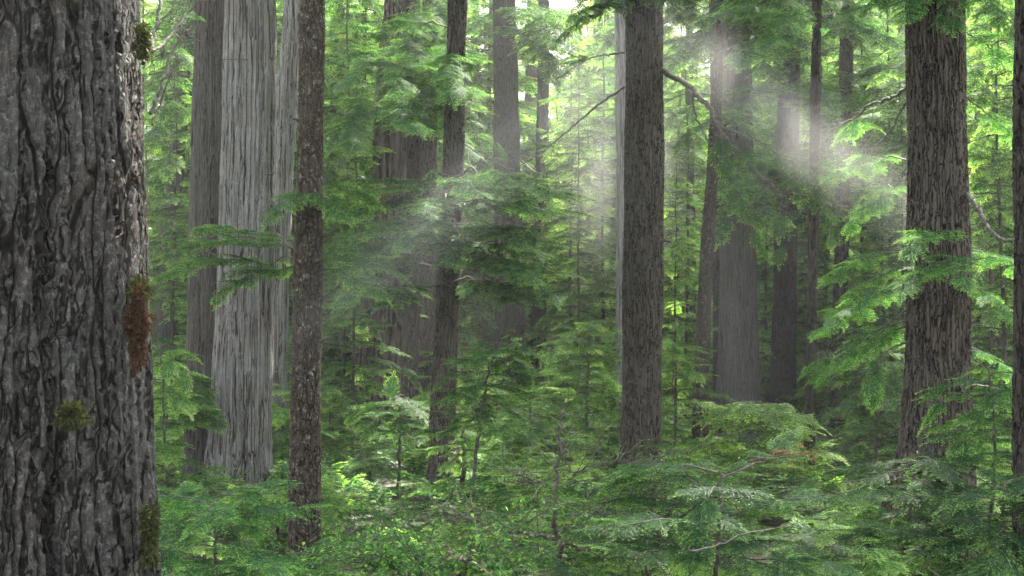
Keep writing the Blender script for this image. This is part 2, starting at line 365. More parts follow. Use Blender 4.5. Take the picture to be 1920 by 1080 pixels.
tree('snag', 'cedar_snag', 'broken hollow cedar with dark rotten bark and split wood near the middle', [(752, 0, 52), (742, 200, 70), (738, 400, 76), (730, 560, 84), (718, 700, 96), (712, 815, 104)], 29, 'snag', 7, res=.026, flute=.07, flare=.2, seam=[(-R(112), .5, .16, 0, 4.6), (-R(70), .28, .08, 0, 3.8), (-R(135), .3, .1, .5, 5)])
tree('snag_front', 'hemlock_tree', 'thin straight trunk rising directly in front of the hollow cedar', [(772, 0, 30), (774, 200, 24), (776, 400, 24), (774, 600, 26), (768, 800, 26)], 27, 'dark', 8, res=.022)
tree('snag_right', 'hemlock_tree', 'grey trunk between the hollow cedar and the lichen spotted trunk', [(806, 0, 28), (803, 250, 32), (800, 500, 40), (796, 700, 42), (790, 830, 44)], 31, 'hemlock', 9, res=.025)
tree('spotted', 'hemlock_tree', 'grey trunk sprinkled with white lichen whose foot bends left among saplings', [(858, 0, 34), (853, 200, 36), (847, 400, 38), (840, 560, 43), (832, 740, 45), (824, 930, 46)], 18.2, 'hemlock', 10, res=.014, flare=.15)
tree('mid', 'hemlock_tree', 'dark trunk left of a twin pair standing deep among bright sprays', [(945, 0, 42), (948, 120, 44), (951, 330, 50), (955, 500, 52), (957, 660, 56)], 34, 'dark', 11, res=.03)
tree('mid_thin', 'hemlock_tree', 'narrow dark trunk just right of the deep middle trunk', [(1020, 0, 18), (1019, 150, 21), (1014, 400, 25), (1010, 600, 28)], 37, 'dark', 12, res=.035)
tree('mid_thin2', 'hemlock_tree', 'slim faint trunk glimpsed between two dark trunks in mid forest', [(1000, 0, 24), (997, 200, 28), (992, 400, 28), (990, 600, 30)], 44, 'far', 121, res=.05)
tree('pale', 'red_cedar', 'pale narrow cedar trunk almost hidden behind the tall brown trunk', [(1166, 0, 26), (1168, 200, 28), (1172, 400, 32), (1176, 700, 40)], 26, 'cedar', 13, res=.022, flute=.03)
tree('main', 'hemlock_tree', 'tall straight brown trunk with finely ridged bark standing right of centre', [(1208, 0, 66), (1208, 250, 71), (1206, 520, 74), (1203, 750, 71), (1198, 930, 70)], 18.0, 'hemlock', 14, res=.012, flare=.12)
tree('broad', 'red_cedar', 'broad hazy cedar trunk behind a thin leaning trunk', [(1372, 0, 58), (1378, 150, 62), (1382, 400, 64), (1384, 600, 68), (1386, 790, 76)], 29, 'cedar_dark', 15, res=.022, flute=.015)
tree('broad_twin', 'red_cedar', 'dark narrow trunk fused to the left side of the broad hazy cedar', [(1340, 0, 20), (1344, 300, 20), (1347, 560, 20), (1349, 760, 22)], 30, 'dark', 16, res=.03)
tree('lean', 'hemlock_tree', 'thin trunk leaning right in front of the broad hazy cedar', [(1352, 40, 16), (1338, 280, 20), (1324, 500, 25), (1315, 700, 28), (1311, 860, 30)], 23.5, 'lichen', 17, res=.018)
tree('dark1', 'hemlock_tree', 'dark medium trunk standing right of the broad hazy cedar', [(1482, 0, 38), (1478, 200, 40), (1473, 450, 42), (1470, 650, 44), (1466, 800, 46)], 30, 'dark', 18, res=.025)
tree('dark2', 'hemlock_tree', 'thinnest of the three dark trunks right of the broad cedar, with mossy knots', [(1532, 0, 16), (1528, 250, 17), (1524, 500, 18), (1519, 750, 19), (1516, 960, 20)], 20, 'dark', 19, res=.016)
tree('dark3', 'hemlock_tree', 'dark trunk farthest right of the three beyond the glowing boughs', [(1590, 0, 24), (1583, 250, 25), (1577, 500, 26), (1572, 700, 28), (1568, 830, 30)], 29, 'dark', 20, res=.025)
tree('right', 'douglas_fir', 'thick dark furrowed trunk with a flared mossy foot at the right', [(1753, 0, 104), (1756, 200, 105), (1760, 450, 110), (1760, 650, 114), (1757, 830, 122), (1745, 960, 150), (1738, 1080, 186)], 12.5, 'hemlock', 21, res=.010, flare=.3)
tree('edge', 'douglas_fir', 'near black trunk cut off by the right edge of the picture', [(1950, 0, 86), (1950, 400, 88), (1952, 700, 92), (1956, 1080, 100)], 9.0, 'dark', 22, res=.012)
tree('far_right', 'red_cedar', 'pale thin trunk seen beyond the thick dark trunk', [(1836, 300, 20), (1832, 500, 22), (1828, 640, 24), (1824, 800, 26)], 36, 'cedar', 23, res=.04)
tree('g1', 'hemlock_tree', 'distant slender trunk between the lichen speckled trunk and the hollow cedar', [(634, 0, 24), (630, 300, 26), (630, 450, 26), (628, 700, 28)], 40, 'far', 24, res=.05)
tree('g2', 'hemlock_tree', 'short stretch of dark trunk showing left of the thin leaning trunk', [(1293, 200, 14), (1296, 500, 16), (1297, 700, 17)], 36, 'dark', 25, res=.04)
tree('g3', 'hemlock_tree', 'distant pale trunk showing above the undergrowth right of the spotted trunk', [(892, 300, 18), (894, 560, 20), (894, 700, 20)], 46, 'cedar', 26, res=.06)
tree('g4', 'hemlock_tree', 'faint far trunk behind the leaves left of the tall brown trunk', [(1120, 200, 20), (1117, 560, 22), (1115, 760, 24)], 48, 'far', 27, res=.06)

# ------------------------------------------------------------------ boughs of particular trees
rng = np.random.RandomState(42)
def B(key, a, b, sag=.12, sp=.6, dens=1.0, tpl=None, r0=.014, ta=0.0, start=.15, lift=0.0, roll=.25, mid=None):
    t = TREES[key]; p0 = at(*a); p1 = at(*b); n = 9; s = np.linspace(0, 1, n)[:, None]
    P = p0 * (1 - s) + p1 * s; L = np.linalg.norm(p1 - p0)
    P[:, 2] += (s[:, 0] * (1 - s[:, 0])) * 4 * (lift + sag) * L * .5
    P[1:-1] += rng.normal(0, .02 * L, (n - 2, 3))
    bough(t['leaf'], t['wood'], P, rng, tpl or FINE, sp, dens, r0, ta, start, roll)
def bare(key, pts, r0, r1=.15, twigs=0, leaf=0, tl=.35, sp=.35, tpl=None, ta=0, seed=None):
    """a bare limb through picture points (px, py, d), with side twigs"""
    t = TREES[key]; W = np.array([at(*p) for p in pts]); n = len(W)
    u = np.linspace(0, n - 1, n * 7); C = np.stack([np.interp(u, np.arange(n), W[:, i]) for i in range(3)], -1)
    k = np.array([1, 2, 3, 2, 1.]) / 9
    C = np.stack([np.convolve(np.pad(C[:, i], 2, 'edge'), k, 'valid') for i in range(3)], -1)
    C[2:-1] += rng.normal(0, r0 * .35, (len(C) - 3, 3))
    bg_ = Bag(); bg_.add(*tube(C, np.linspace(r0, r0 * r1, len(C)) , 7))
    for q in range(twigs):
        i0 = rng.randint(int(len(C) * .25), len(C) - 1); d = unit(C[min(i0 + 1, len(C) - 1)] - C[i0 - 1])
        v = unit(d * .7 + rng.normal(0, .6, 3) + np.array([0, 0, -.2])); L = tl * rng.uniform(.4, 1.2); m = 7
        s = np.linspace(0, 1, m)[:, None]; Pq = C[i0] + v * s * L; Pq[:, 2] -= .25 * L * s[:, 0] ** 2; Pq[1:] += rng.normal(0, .02 * L, (m - 1, 3))
        bg_.add(*tube(Pq, np.linspace(max(.003, r0 * .3), .0015, m), 4))
        if rng.rand() < leaf:
            for w_ in (3, 4, 6):
                put(t['leaf'], (tpl or FINE)[rng.randint(5)], Pq[w_], v + rng.normal(0, .4, 3) + np.array([0, 0, -.15]), sp * rng.uniform(.6, 1.1), rng.uniform(-.3, .3), ta)
    bg_.build('branch', M['twig'], t['e'], t['o'], False)

# middle dark tiers of the spotted hemlock (toward the viewer, left and right)
for i in range(26):
    lv = i % 6; sd = -1 if (i // 6) % 2 else 1; y = 335 + lv * 40 + rng.uniform(-8, 8)
    x1 = 838 + sd * rng.uniform(120, 235) - (30 if sd < 0 else -5)
    B('spotted', (845, y, 18), (x1, y + rng.uniform(14, 34), rng.uniform(15.0, 18.2)), sag=.04, sp=.46, dens=.9, ta=.08, start=.28, tpl=MID, roll=.12)
for i in range(6):
    B('spotted', (848, 340 + i * 26, 18), (rng.uniform(700, 1000), 362 + i * 32, 15), sag=.04, roll=.12, sp=.5, dens=1.0, ta=.08, start=.4, tpl=MID)
# hanging canopy over the top middle
for i in range(24):
    y0 = rng.uniform(-220, 210); kk = ['spotted', 'snag_front', 'snag_right'][i % 3]; t_ = TREES[kk]; x0 = t_['prof'][0][0]
    B(kk, (x0, y0, t_['d']), (rng.uniform(600, 930), y0 + rng.uniform(15, 100), rng.uniform(14.5, 21)), sag=.10, sp=.62, dens=.8, start=.35)
for i in range(11):
    y0 = rng.uniform(-200, 60)
    B('mid', (948, y0, 34), (948 + rng.choice([-1, 1]) * rng.uniform(60, 150), y0 + rng.uniform(50, 130), rng.uniform(29, 35)), sag=.14, sp=1.0, tpl=MID, ta=-.05)
# lichen trunk: small boughs at mid height to the left and right
for (a, b) in (((566, 478, 11.5), (330, 452, 11.8)), ((566, 470, 11.5), (380, 430, 12.4)), ((568, 492, 11.5), (300, 520, 12.6)), ((572, 500, 11.5), (420, 545, 12)), ((590, 488, 11.5), (735, 505, 11.2)), ((590, 500, 11.5), (700, 540, 11.8)), ((590, 350, 11.5), (690, 372, 12.2)), ((590, 360, 11.5), (640, 400, 10.9)), ((575, 356, 11.5), (520, 395, 11.0))):
    B('mottled', a, b, sag=.12, sp=.36, dens=1.25, r0=.008, ta=.02)
# boughs low in front of the pale cedar
for (a, b) in (((350, 812, 19), (410, 800, 16)), ((350, 740, 19), (390, 752, 16)), ((350, 770, 19), (400, 770, 16.5))):
    B('far_left', (a[0] - 40, a[1] - 10, 20), b, sag=.1, sp=.4, dens=1.2)
# crown over the tall brown trunk
for i in range(18):
    y0 = rng.uniform(-190, -10)
    B('main', (1208, y0, 18), (1208 + rng.uniform(-150, 130), y0 + rng.uniform(40, 110), rng.uniform(15, 17.6)), sag=.12, sp=.5, dens=1.0)
for i in range(26):
    y0 = rng.uniform(-200, 40)
    B('broad', (1374, y0, 29), (1374 + rng.choice([-1, 1, 1]) * rng.uniform(50, 190), y0 + rng.uniform(30, 150), rng.uniform(24, 30)), sag=.12, sp=.9, dens=1.0, tpl=MID)
for i in range(22):
    y0 = rng.uniform(-120, 330)
    B('dark1', (1480, y0, 30), (1480 + rng.choice([-1, 1]) * rng.uniform(60, 170), y0 + rng.uniform(20, 120), rng.uniform(24, 31)), sag=.12, sp=.9, dens=1.0, tpl=MID)
for i in range(16):
    y0 = rng.uniform(-150, 640)
    B('dark3', (1585, y0, 29), (1585 + rng.choice([-1, 1]) * rng.uniform(60, 160), y0 + rng.uniform(20, 90), rng.uniform(23, 30)), sag=.12, sp=.9, dens=1.0, tpl=MID)
for i in range(18):
    y0 = rng.uniform(-240, 60)
    B('dark2', (1532, y0, 20), (1532 + rng.choice([-1, 1]) * rng.uniform(60, 190), y0 + rng.uniform(10, 80), rng.uniform(17.0, 21)), sag=.14, sp=.6, dens=.9, ta=-.1, start=.25)
for i in range(12):
    y0 = rng.uniform(-200, 20)
    B('lean', (1352, y0, 23.5), (1352 + rng.choice([-1, 1]) * rng.uniform(50, 150), y0 + rng.uniform(30, 130), rng.uniform(19, 24)), sag=.14, sp=.65, dens=.9, start=.25)
for i in range(12):
    y0 = rng.uniform(-200, 330)
    B('far_left', (350, y0, 33), (350 + rng.choice([-1, 1]) * rng.uniform(30, 90), y0 + rng.uniform(30, 90), rng.uniform(27, 33)), sag=.12, sp=.9, dens=1.0, tpl=MID)
# top of the thick right trunk and its side boughs
for i in range(14):
    y0 = rng.uniform(-260, -60)
    B('right', (1756, y0, 12.5), (1756 + rng.uniform(-210, 150), y0 + rng.uniform(60, 150), rng.uniform(9.8, 12.6)), sag=.12, sp=.42, dens=1.1, ta=-.05)
for (a, b) in (((1700, 470, 12.5), (1560, 520, 13.5)), ((1700, 500, 12.5), (1590, 560, 13.0)), ((1700, 520, 12.5), (1560, 600, 12.2)), ((1700, 540, 13), (1540, 620, 14.5)), ((1705, 600, 12.5), (1560, 690, 13)), ((1700, 610, 12.5), (1590, 680, 14)), ((1760, 452, 12), (1715, 462, 10.8)), ((1770, 490, 12), (1800, 520, 10.8)), ((1760, 500, 12), (1705, 535, 11)), ((1810, 470, 12.5), (1900, 500, 13)), ((1810, 530, 12.5), (1890, 590, 12)), ((1700, 300, 13), (1560, 330, 14.5)), ((1700, 340, 13), (1600, 420, 14.5)), ((1810, 650, 13), (1900, 700, 13)), ((1810, 60, 13), (1910, 130, 13.5)), ((1810, 180, 13), (1900, 260, 13.5))):
    B('right', a, b, sag=.1, sp=.40, dens=.8, r0=.009)
# limbs of the tall brown trunk
bare('main', [(1172, 162, 18), (1130, 190, 17.6), (1080, 232, 17.2), (1030, 275, 17), (1000, 296, 16.9)], .022, .2, 3, .3)
bare('main', [(1172, 98, 18), (1140, 102, 17.8), (1110, 108, 17.6), (1085, 120, 17.5)], .018, .25, 3, .4)
bare('main', [(1242, 132, 18), (1290, 158, 17.3), (1322, 190, 16.8), (1345, 240, 16.5), (1390, 300, 16.2), (1440, 345, 16), (1500, 368, 15.9), (1560, 380, 15.9), (1620, 396, 16)], .042, .25, 30, .28, .5, .42)
bare('main', [(1300, 160, 17.2), (1300, 210, 16.8), (1330, 270, 16.6), (1362, 330, 16.4), (1400, 385, 16.4), (1445, 405, 16.4)], .014, .2, 14, .35, .4, .35)
bare('main', [(1345, 240, 16.5), (1400, 250, 16.2), (1460, 290, 16), (1520, 300, 15.9), (1570, 340, 15.9)], .012, .2, 22, .6, .45, .4)
# limbs of the thick right trunk
bare('right', [(1700, 165, 12.6), (1670, 185, 13), (1630, 195, 13.4), (1600, 225, 13.8), (1560, 235, 14.2), (1530, 250, 14.4)], .018, .25, 10, .4, .35)
bare('right', [(1702, 188, 12.6), (1685, 215, 12.9), (1672, 245, 13), (1640, 275, 13.4), (1615, 290, 13.6)], .014, .25, 8, .4, .3)
bare('right', [(1806, 360, 12.5), (1822, 372, 12.1), (1838, 400, 11.8), (1858, 435, 11.5), (1880, 450, 11.3), (1906, 452, 11.2)], .026, .55, 5, .0, .25)
bare('right', [(1706, 575, 12.5), (1675, 600, 12.6), (1640, 625, 12.8), (1600, 650, 13), (1560, 660, 13.4), (1520, 668, 13.6)], .011, .25, 14, .5, .35)
bare('right', [(1704, 640, 12.5), (1680, 648, 12.5), (1660, 662, 12.5), (1640, 690, 12.6), (1600, 712, 12.9), (1540, 716, 13.2)], .012, .25, 10, .4, .35)
bare('right', [(1818, 722, 12.6), (1850, 725, 12.3), (1880, 732, 12.1), (1910, 732, 12)], .012, .5, 3, 0, .2)
# twigs reaching from the giant fir
bare('giant', [(268, 120, 5.3), (285, 85, 5.5), (296, 40, 5.7), (300, 0, 5.8), (305, -60, 5.9)], .010, .5, 6, .1, .14, .12)
bare('giant', [(266, 100, 5.3), (300, 90, 5.5), (325, 60, 5.7), (350, 25, 5.9), (385, -10, 6.0)], .008, .4, 10, .1, .14, .12)
bare('giant', [(280, 215, 5.4), (300, 175, 5.5), (308, 140, 5.6), (320, 100, 5.7), (340, 65, 5.8), (372, 45, 5.9)], .009, .3, 14, .1, .14, .12)
bare('giant', [(285, 235, 5.4), (300, 200, 5.5), (330, 110, 5.6), (345, 60, 5.7)], .006, .3, 10, 0, .14, .12)
bare('mottled', [(604, 445, 11.5), (625, 435, 11.4), (640, 418, 11.4), (655, 405, 11.3)], .011, .4, 4, .3, .2, .25)
bare('spotted', [(1000, 296, 17.5), (960, 320, 17.6), (900, 290, 17.8), (868, 268, 18)], .010, .6, 6, .4, .3, .35)
bare('mid', [(975, 300, 34), (1000, 320, 33), (1020, 330, 32), (1060, 340, 31)], .03, .4, 6, .4, .6, .7, MID)
bare('cedar', [(472, 112, 18.2), (450, 111, 17.8), (425, 112, 17.4), (408, 111, 17.2)], .008, .3, 1, 0)
# dead branch stubs on the near trunks
for key, ys_, seed in (('main', (60, 215, 330, 405, 452, 560, 640, 715, 790), 1), ('right', (150, 240, 385, 430, 560, 690, 770), 2), ('mottled', (90, 225, 300, 410, 520, 640, 700, 905), 3), ('cedar', (30, 210, 330, 480, 700), 4), ('spotted', (150, 480, 620, 700), 5), ('broad', (420, 560), 6), ('lean', (380, 560, 680), 7), ('cedar_side', (250, 640), 9)):
    t = TREES[key]; r = np.random.RandomState(seed); pr = np.array(t['prof'])
    for y in ys_:
        cx_, wd_ = np.interp(y, pr[:, 1], pr[:, 0]), np.interp(y, pr[:, 1], pr[:, 2]); rad_ = wd_ / FPX * t['d'] / 2
        ph = R(r.uniform(-170, -10)) if key != 'giant' else R(r.uniform(-70, -30)); c = at(cx_, y, t['d']); h = np.array([math.cos(ph), math.sin(ph), 0]); L = r.uniform(.03, .16) * (1 if key != 'giant' else .4)
        C = np.array([c + h * (rad_ * .9), c + h * (rad_ + L * .4) + [0, 0, r.uniform(-.01, .03)], c + h * (rad_ + L) + [0, 0, r.uniform(-.04, .05)], c + h * (rad_ + L * 1.02) + [0, 0, r.uniform(-.04, .05)]]); sr = r.uniform(.008, .02)
        bg_ = Bag(); bg_.add(*tube(C, [sr * 1.5, sr, sr * .7, .001], 8)); bg_.build('branch_stub', M['twig'], t['e'], t['o'], False)
# moss cushions on the giant fir
def moss(key, px, py, d, rx, rz, n, seed, mat):
    t = TREES[key]; r = np.random.RandomState(seed); c = at(px, py, d) - t['o']
    D = unit(r.normal(0, 1, (n, 3))); rad = r.uniform(.35, 1, n)[:, None]
    Pq = c + D * rad * np.array([rx, .05, rz]) * (1 + .3 * np.sin(6 * D[:, 2:3] + seed))
    N = unit(r.normal(0, 1, (n, 3))); DD = unit(D * .8 + r.normal(0, .5, (n, 3)) + np.array([0, 0, -.5]))
    bg_ = Bag(); bg_.add(strips(Pq, DD, r.uniform(.012, .03, n), r.uniform(.004, .008, n), N), None, np.repeat(r.uniform(0, .8, n), 4))
    bg_.build('moss_cushion', M[mat], t['e'])
moss('giant', 258, 610, 4.74, .035, .13, 5000, 1, 'moss_rust'); moss('giant', 262, 545, 4.80, .035, .045, 1600, 2, 'moss')
moss('giant', 134, 782, 4.36, .045, .04, 2600, 3, 'moss'); moss('giant', 268, 80, 4.9, .02, .08, 1200, 4, 'moss'); moss('giant', 280, 1000, 4.8, .025, .14, 2200, 5, 'moss')
# their own crowns higher up, above what the picture shows
for k, zc, n, Lc in (('giant', 7, 26, 3.6), ('cedar', 9, 22, 3.2), ('cedar_side', 10, 16, 2.6), ('mottled', 7, 20, 2.2), ('spotted', 9.5, 20, 2.6), ('main', 9, 24, 3.0), ('right', 7.5, 26, 3.4), ('edge', 6.5, 22, 3.2), ('broad', 12, 18, 3.2), ('snag_right', 13, 14, 2.8)):
    t = TREES[k]; pr = t['prof']; a0 = at(pr[0][0], pr[0][1], t['d']); a1 = at(pr[2][0], pr[2][1], t['d']); sl = (a0 - a1) / (a0[2] - a1[2]); az = rng.uniform(0, 6.28)
    hi = a0[2] + 9 + (3 if k == 'giant' else 0)
    for i in range(n):
        z = zc + (hi - zc) * (i + .5) / n; az += 2.4 + rng.uniform(-.4, .4); L = Lc * rng.uniform(.6, 1.15) * (1.1 - .6 * i / n)
        P = arc(a0 + sl * (z - a0[2]), az, R(rng.uniform(-5, 15)), L, .22, 7, .04 * L, rng)
        bough(t['leaf'], t['wood'], P, rng, LOW, 1.1, .9, .02)
for k, t in TREES.items():
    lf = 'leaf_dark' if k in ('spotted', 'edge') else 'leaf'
    t['leaf'].build('crown', M[lf], t['e'], t['o']); t['wood'].build('limbs', M['twig'], t['e'], t['o'], False)

# ------------------------------------------------------------------ generic trees: prototypes
def conifer(name, label, H, W, nb, tpls, sp, seed, mat, low=.05, bark='far', group=None, dens=1.0, trunk_r=None, taper=.8):
    r = np.random.RandomState(seed); e = empty(name, (0, 0, 0), label, 'tree' if H > 6 else 'sapling', group)
    lb, wb = Bag(), Bag()
    z = np.linspace(-.1, H, 26); wob = np.stack([np.cumsum(r.normal(0, .006 * H ** .5, 26)), np.cumsum(r.normal(0, .006 * H ** .5, 26))], -1)
    C = np.c_[wob - wob[0], z]; tr = trunk_r or H * .008
    tb = Bag(); tb.add(*tube(C, tr * (1 - .88 * np.clip(z / H, 0, 1)), 12 if H > 6 else 7))
    az = r.uniform(0, 6.28)
    for i in range(nb):
        f = low + (.97 - low) * (i + .5) / nb; az += 2.4 + r.uniform(-.5, .5)
        p = np.array([np.interp(f * H, z, C[:, 0]), np.interp(f * H, z, C[:, 1]), f * H])
        L = W / 2 * ((1 - f) ** taper * .9 + .1) * r.uniform(.65, 1.25)
        P = arc(p, az, R(r.uniform(-5, 18)), L, r.uniform(.15, .35), 7, .04 * L, r)
        if r.rand() < .10: wb.add(*tube(P + r.normal(0, .01, P.shape), np.linspace(max(.004, tr * .2), .002, 7), 4)); continue
        if L < sp * .9: put(lb, tpls[r.randint(len(tpls))], p, P[-1] - p, L * 1.3, r.uniform(-.3, .3), r.uniform(-.1, .1))
        else: bough(lb, wb, P, r, tpls, sp, dens, max(.004, tr * .22), r.uniform(-.05, .22))
    for v_, f_ in zip(wb.V, wb.F): tb.add(v_, f_ - f_.min())
    tb.build('trunk', M[bark], e, None, False); lb.build('crown', M[mat], e)
    return e
used = set()
def place(proto, loc, rz, sc, label=None, group=None, tilt=(0, 0)):
    if proto.name not in used:
        used.add(proto.name); proto.location = [float(v) for v in loc]; proto.rotation_euler = (tilt[0], tilt[1], rz); proto.scale = sc
        if label: proto['label'] = label
        if group: proto['group'] = group
        return proto
    return copy_tree(proto, loc, rz, sc, label, group, tilt)
SAP = [conifer('hemlock_sapling', 'x', 3.0, [3.0, 2.4, 3.4, 2.7, 3.1][i], [26, 30, 22, 26, 24][i], FINE[:2] + MID[:3], .56, 100 + i, ['leaf_lime', 'leaf_lime', 'leaf', 'leaf_lime', 'leaf'][i], .06, 'twig', trunk_r=.018) for i in range(5)]
BIG = [conifer('forest_hemlock', 'x', 16.0, [6.6, 5.4, 6.2, 5.8][i], [62, 56, 66, 58][i], MID, 1.05, 200 + i, ['leaf', 'leaf_lime', 'leaf', 'leaf_lime'][i], .04, 'far', trunk_r=.11, taper=.55) for i in range(4)]
FAR = [conifer('distant_hemlock', 'x', 24.0, 7.5, 60, LOW, 1.9, 300 + i, ['leaf', 'leaf_lime', 'leaf'][i], .02, 'far', trunk_r=.25, taper=.5) for i in range(3)]

rg = np.random.RandomState(7)
def X_of(px, d): return at(px, 640, d)[0]
# understory saplings, in depth rows; each row's tops keep below the light gaps
LBL = {
 'near': 'low hemlock sapling with fresh lime tips crowding the bottom of the picture',
 'mid': 'hemlock sapling with flat layered sprays among the foot of the big trunks',
 'back': 'taller young hemlock filling the shade between the far trunks'}
GRP = {'near': 'low saplings along the bottom', 'mid': 'saplings between the big trunks', 'back': 'young hemlocks in the middle distance'}
cnt = 0
CAP = [(1168, 1236, 18, 900), (805, 858, 18.2, 890), (345, 505, 18.4, 915), (1695, 1820, 12.5, 850), (1335, 1420, 29, 780), (1447, 1490, 30, 775), (1298, 1328, 23.5, 850), (680, 770, 29, 800), (1555, 1585, 29, 815), (1508, 1530, 20, 900), (546, 600, 11.5, 1060), (930, 980, 34, 620), (830, 850, 0, 0)]
def cap(px, ty, d, half):
    for a_, b_, dd, yy in CAP:
        if d < dd and px + half > a_ and px - half < b_: ty = max(ty, yy + rg.uniform(-25, 95))
    return ty
def saprow(n, d0, d1, pxa, pxb, ya, yb, key, wide=1.0):
    for i in range(n):
        d = rg.uniform(d0, d1); px = pxa + (pxb - pxa) * (i + rg.uniform(0, 1)) / n
        ty = cap(px, rg.uniform(ya, yb), d, .55 * FPX / d * .8); p = at(px, ty, d); g0 = float(gz(p[0], d)); h = max(.5, p[2] - g0)
        s = h / 3.0; sxy = min(s * 1.25, .95) * rg.uniform(.85, 1.2) * wide if s < .76 else s * rg.uniform(.8, 1.1) * wide
        place(SAP[rg.randint(5)], (p[0], d, g0), rg.uniform(0, 6.28), (sxy, sxy, s), LBL[key], GRP[key], (rg.uniform(-.06, .06), rg.uniform(-.06, .06)))
saprow(9, 6.8, 8.5, 330, 1960, 950, 1030, 'near')
saprow(14, 8.5, 11, 300, 1930, 860, 985, 'near')
saprow(16, 11, 14.5, 280, 1930, 770, 920, 'near')
saprow(20, 14.5, 17.3, 290, 1920, 740, 900, 'mid')
saprow(24, 19.5, 23, 280, 1920, 660, 820, 'mid')
saprow(26, 23, 28, 280, 1920, 580, 760, 'mid')
saprow(28, 28, 34, 280, 1920, 500, 700, 'back', .9)
saprow(28, 34, 42, 280, 1920, 400, 640, 'back', .8)
# ------------------------------------------------------------------ singled-out saplings and shrubs
def stem_tree(key, name, label, pts, r0, nb, Lr, mat, tpls, sp, seed, cat='sapling', group=None, low=.2, azc=None, dens=1.0, dry=False, sag=.28):
    r = np.random.RandomState(seed); W = np.array([at(*p) for p in pts]); o = np.array([W[0, 0], W[0, 1], float(gz(W[0, 0], W[0, 1]))])
    if W[0, 2] > o[2]: W = np.r_[[o - [0, 0, .1]], W]
    e = empty(name, o, label, cat, group); n = len(W); u = np.linspace(0, n - 1, n * 6)
    C = np.stack([np.interp(u, np.arange(n), W[:, i]) for i in range(3)], -1); C[1:] += r.normal(0, r0 * .3, (len(C) - 1, 3))
    tb, lb, wb = Bag(), Bag(), Bag(); tb.add(*tube(C, np.linspace(r0, r0 * .25, len(C)), 8)); az = r.uniform(0, 6.28)
    for i in range(nb):
        f = low + (1 - low) * (i + .5) / nb; q = f * (len(C) - 1); p = np.array([np.interp(q, np.arange(len(C)), C[:, k]) for k in range(3)])
        az += 2.4 + r.uniform(-.5, .5); a_ = az if azc is None else azc[0] + r.uniform(-azc[1], azc[1])
        L = (Lr[0] + (Lr[1] - Lr[0]) * f) * r.uniform(.7, 1.2); P = arc(p, a_, R(r.uniform(-2, 20)), L, sag * r.uniform(.6, 1.3), 7, .05 * L, r)
        bough(lb, wb, P, r, tpls, sp, dens, max(.004, r0 * .3), r.uniform(-.1, .1))
    for v_, f_ in zip(wb.V, wb.F): tb.add(v_, f_ - f_.min())
    tb.build('trunk', M['twig'], e, o, False); lb.build('crown', M[mat], e, o)
    return e
stem_tree('s1', 'hemlock_sapling', 'slender dark stemmed sapling leaning right beside the spotted trunk', [(884, 940, 14.5), (893, 850, 14.5), (905, 760, 14.5), (918, 690, 14.5), (940, 640, 14.5)], .03, 24, (.95, .3), 'leaf', FINE, .42, 31, low=.5)
stem_tree('s2', 'hemlock_sapling', 'stubby sapling with a thick dark stem just right of the spotted trunk', [(868, 930, 15.5), (872, 860, 15.5), (870, 800, 15.5)], .05, 9, (.9, .3), 'leaf_lime', FINE, .4, 32, low=.5)
stem_tree('s3', 'hemlock_sapling', 'tall thin sapling with bright layered sprays left of the tall brown trunk', [(1098, 900, 21), (1100, 800, 21), (1102, 690, 21), (1105, 600, 21)], .04, 28, (1.3, .4), 'leaf_lime', FINE, .55, 33, low=.15)
stem_tree('s4', 'hemlock_sapling', 'sapling between the leaning sapling and the tall brown trunk', [(995, 920, 19), (996, 820, 19), (994, 740, 19)], .03, 20, (1.1, .4), 'leaf', FINE, .5, 34, low=.2)
stem_tree('s5', 'hemlock_sapling', 'glowing pale lime sapling with wide flat tiers left of the three dark trunks', [(1420, 940, 16.5), (1422, 860, 16.5), (1426, 790, 16.5), (1430, 755, 16.5)], .035, 26, (1.5, .5), 'leaf_lime', FINE, .6, 35, low=.3)
stem_tree('s6', 'hemlock_sapling', 'sapling with outstretched flat boughs crossing the foot of the thick right trunk', [(1842, 1080, 10), (1858, 960, 10), (1866, 860, 10), (1862, 760, 10), (1850, 690, 10)], .022, 26, (.9, .3), 'leaf', FINE, .42, 36, low=.25)
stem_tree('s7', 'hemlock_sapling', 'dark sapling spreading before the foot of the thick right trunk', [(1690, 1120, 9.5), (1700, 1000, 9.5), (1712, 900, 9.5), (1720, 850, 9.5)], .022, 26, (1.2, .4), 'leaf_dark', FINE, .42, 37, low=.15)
stem_tree('s8', 'hemlock_sapling', 'lime tiered sapling in front of the hollow cedar', [(745, 960, 19), (748, 860, 19), (752, 780, 19), (756, 740, 19)], .03, 26, (1.4, .5), 'leaf', FINE, .5, 38, low=.2)
stem_tree('s9', 'hemlock_sapling', 'leafy sapling at the left foot of the big pale cedar', [(300, 930, 16), (310, 840, 16), (306, 740, 16), (300, 640, 16)], .03, 28, (.8, .3), 'leaf_lime', FINE, .5, 39, low=.1)
stem_tree('s10', 'hemlock_sapling', 'lively green sapling hiding the foot of the big pale cedar', [(520, 1030, 13), (522, 950, 13), (518, 930, 13), (512, 905, 13)], .025, 22, (1.0, .35), 'leaf_lime', FINE, .45, 40, low=.2)
stem_tree('s11', 'hemlock_sapling', 'wide bluish hemlock spreading its boughs across the bottom right of centre', [(1330, 1180, 6.8), (1345, 1060, 6.8), (1352, 960, 6.8), (1350, 880, 6.8)], .02, 20, (1.15, .5), 'leaf_blue', FINE, .34, 41, low=.25, dens=.85, sag=.16)
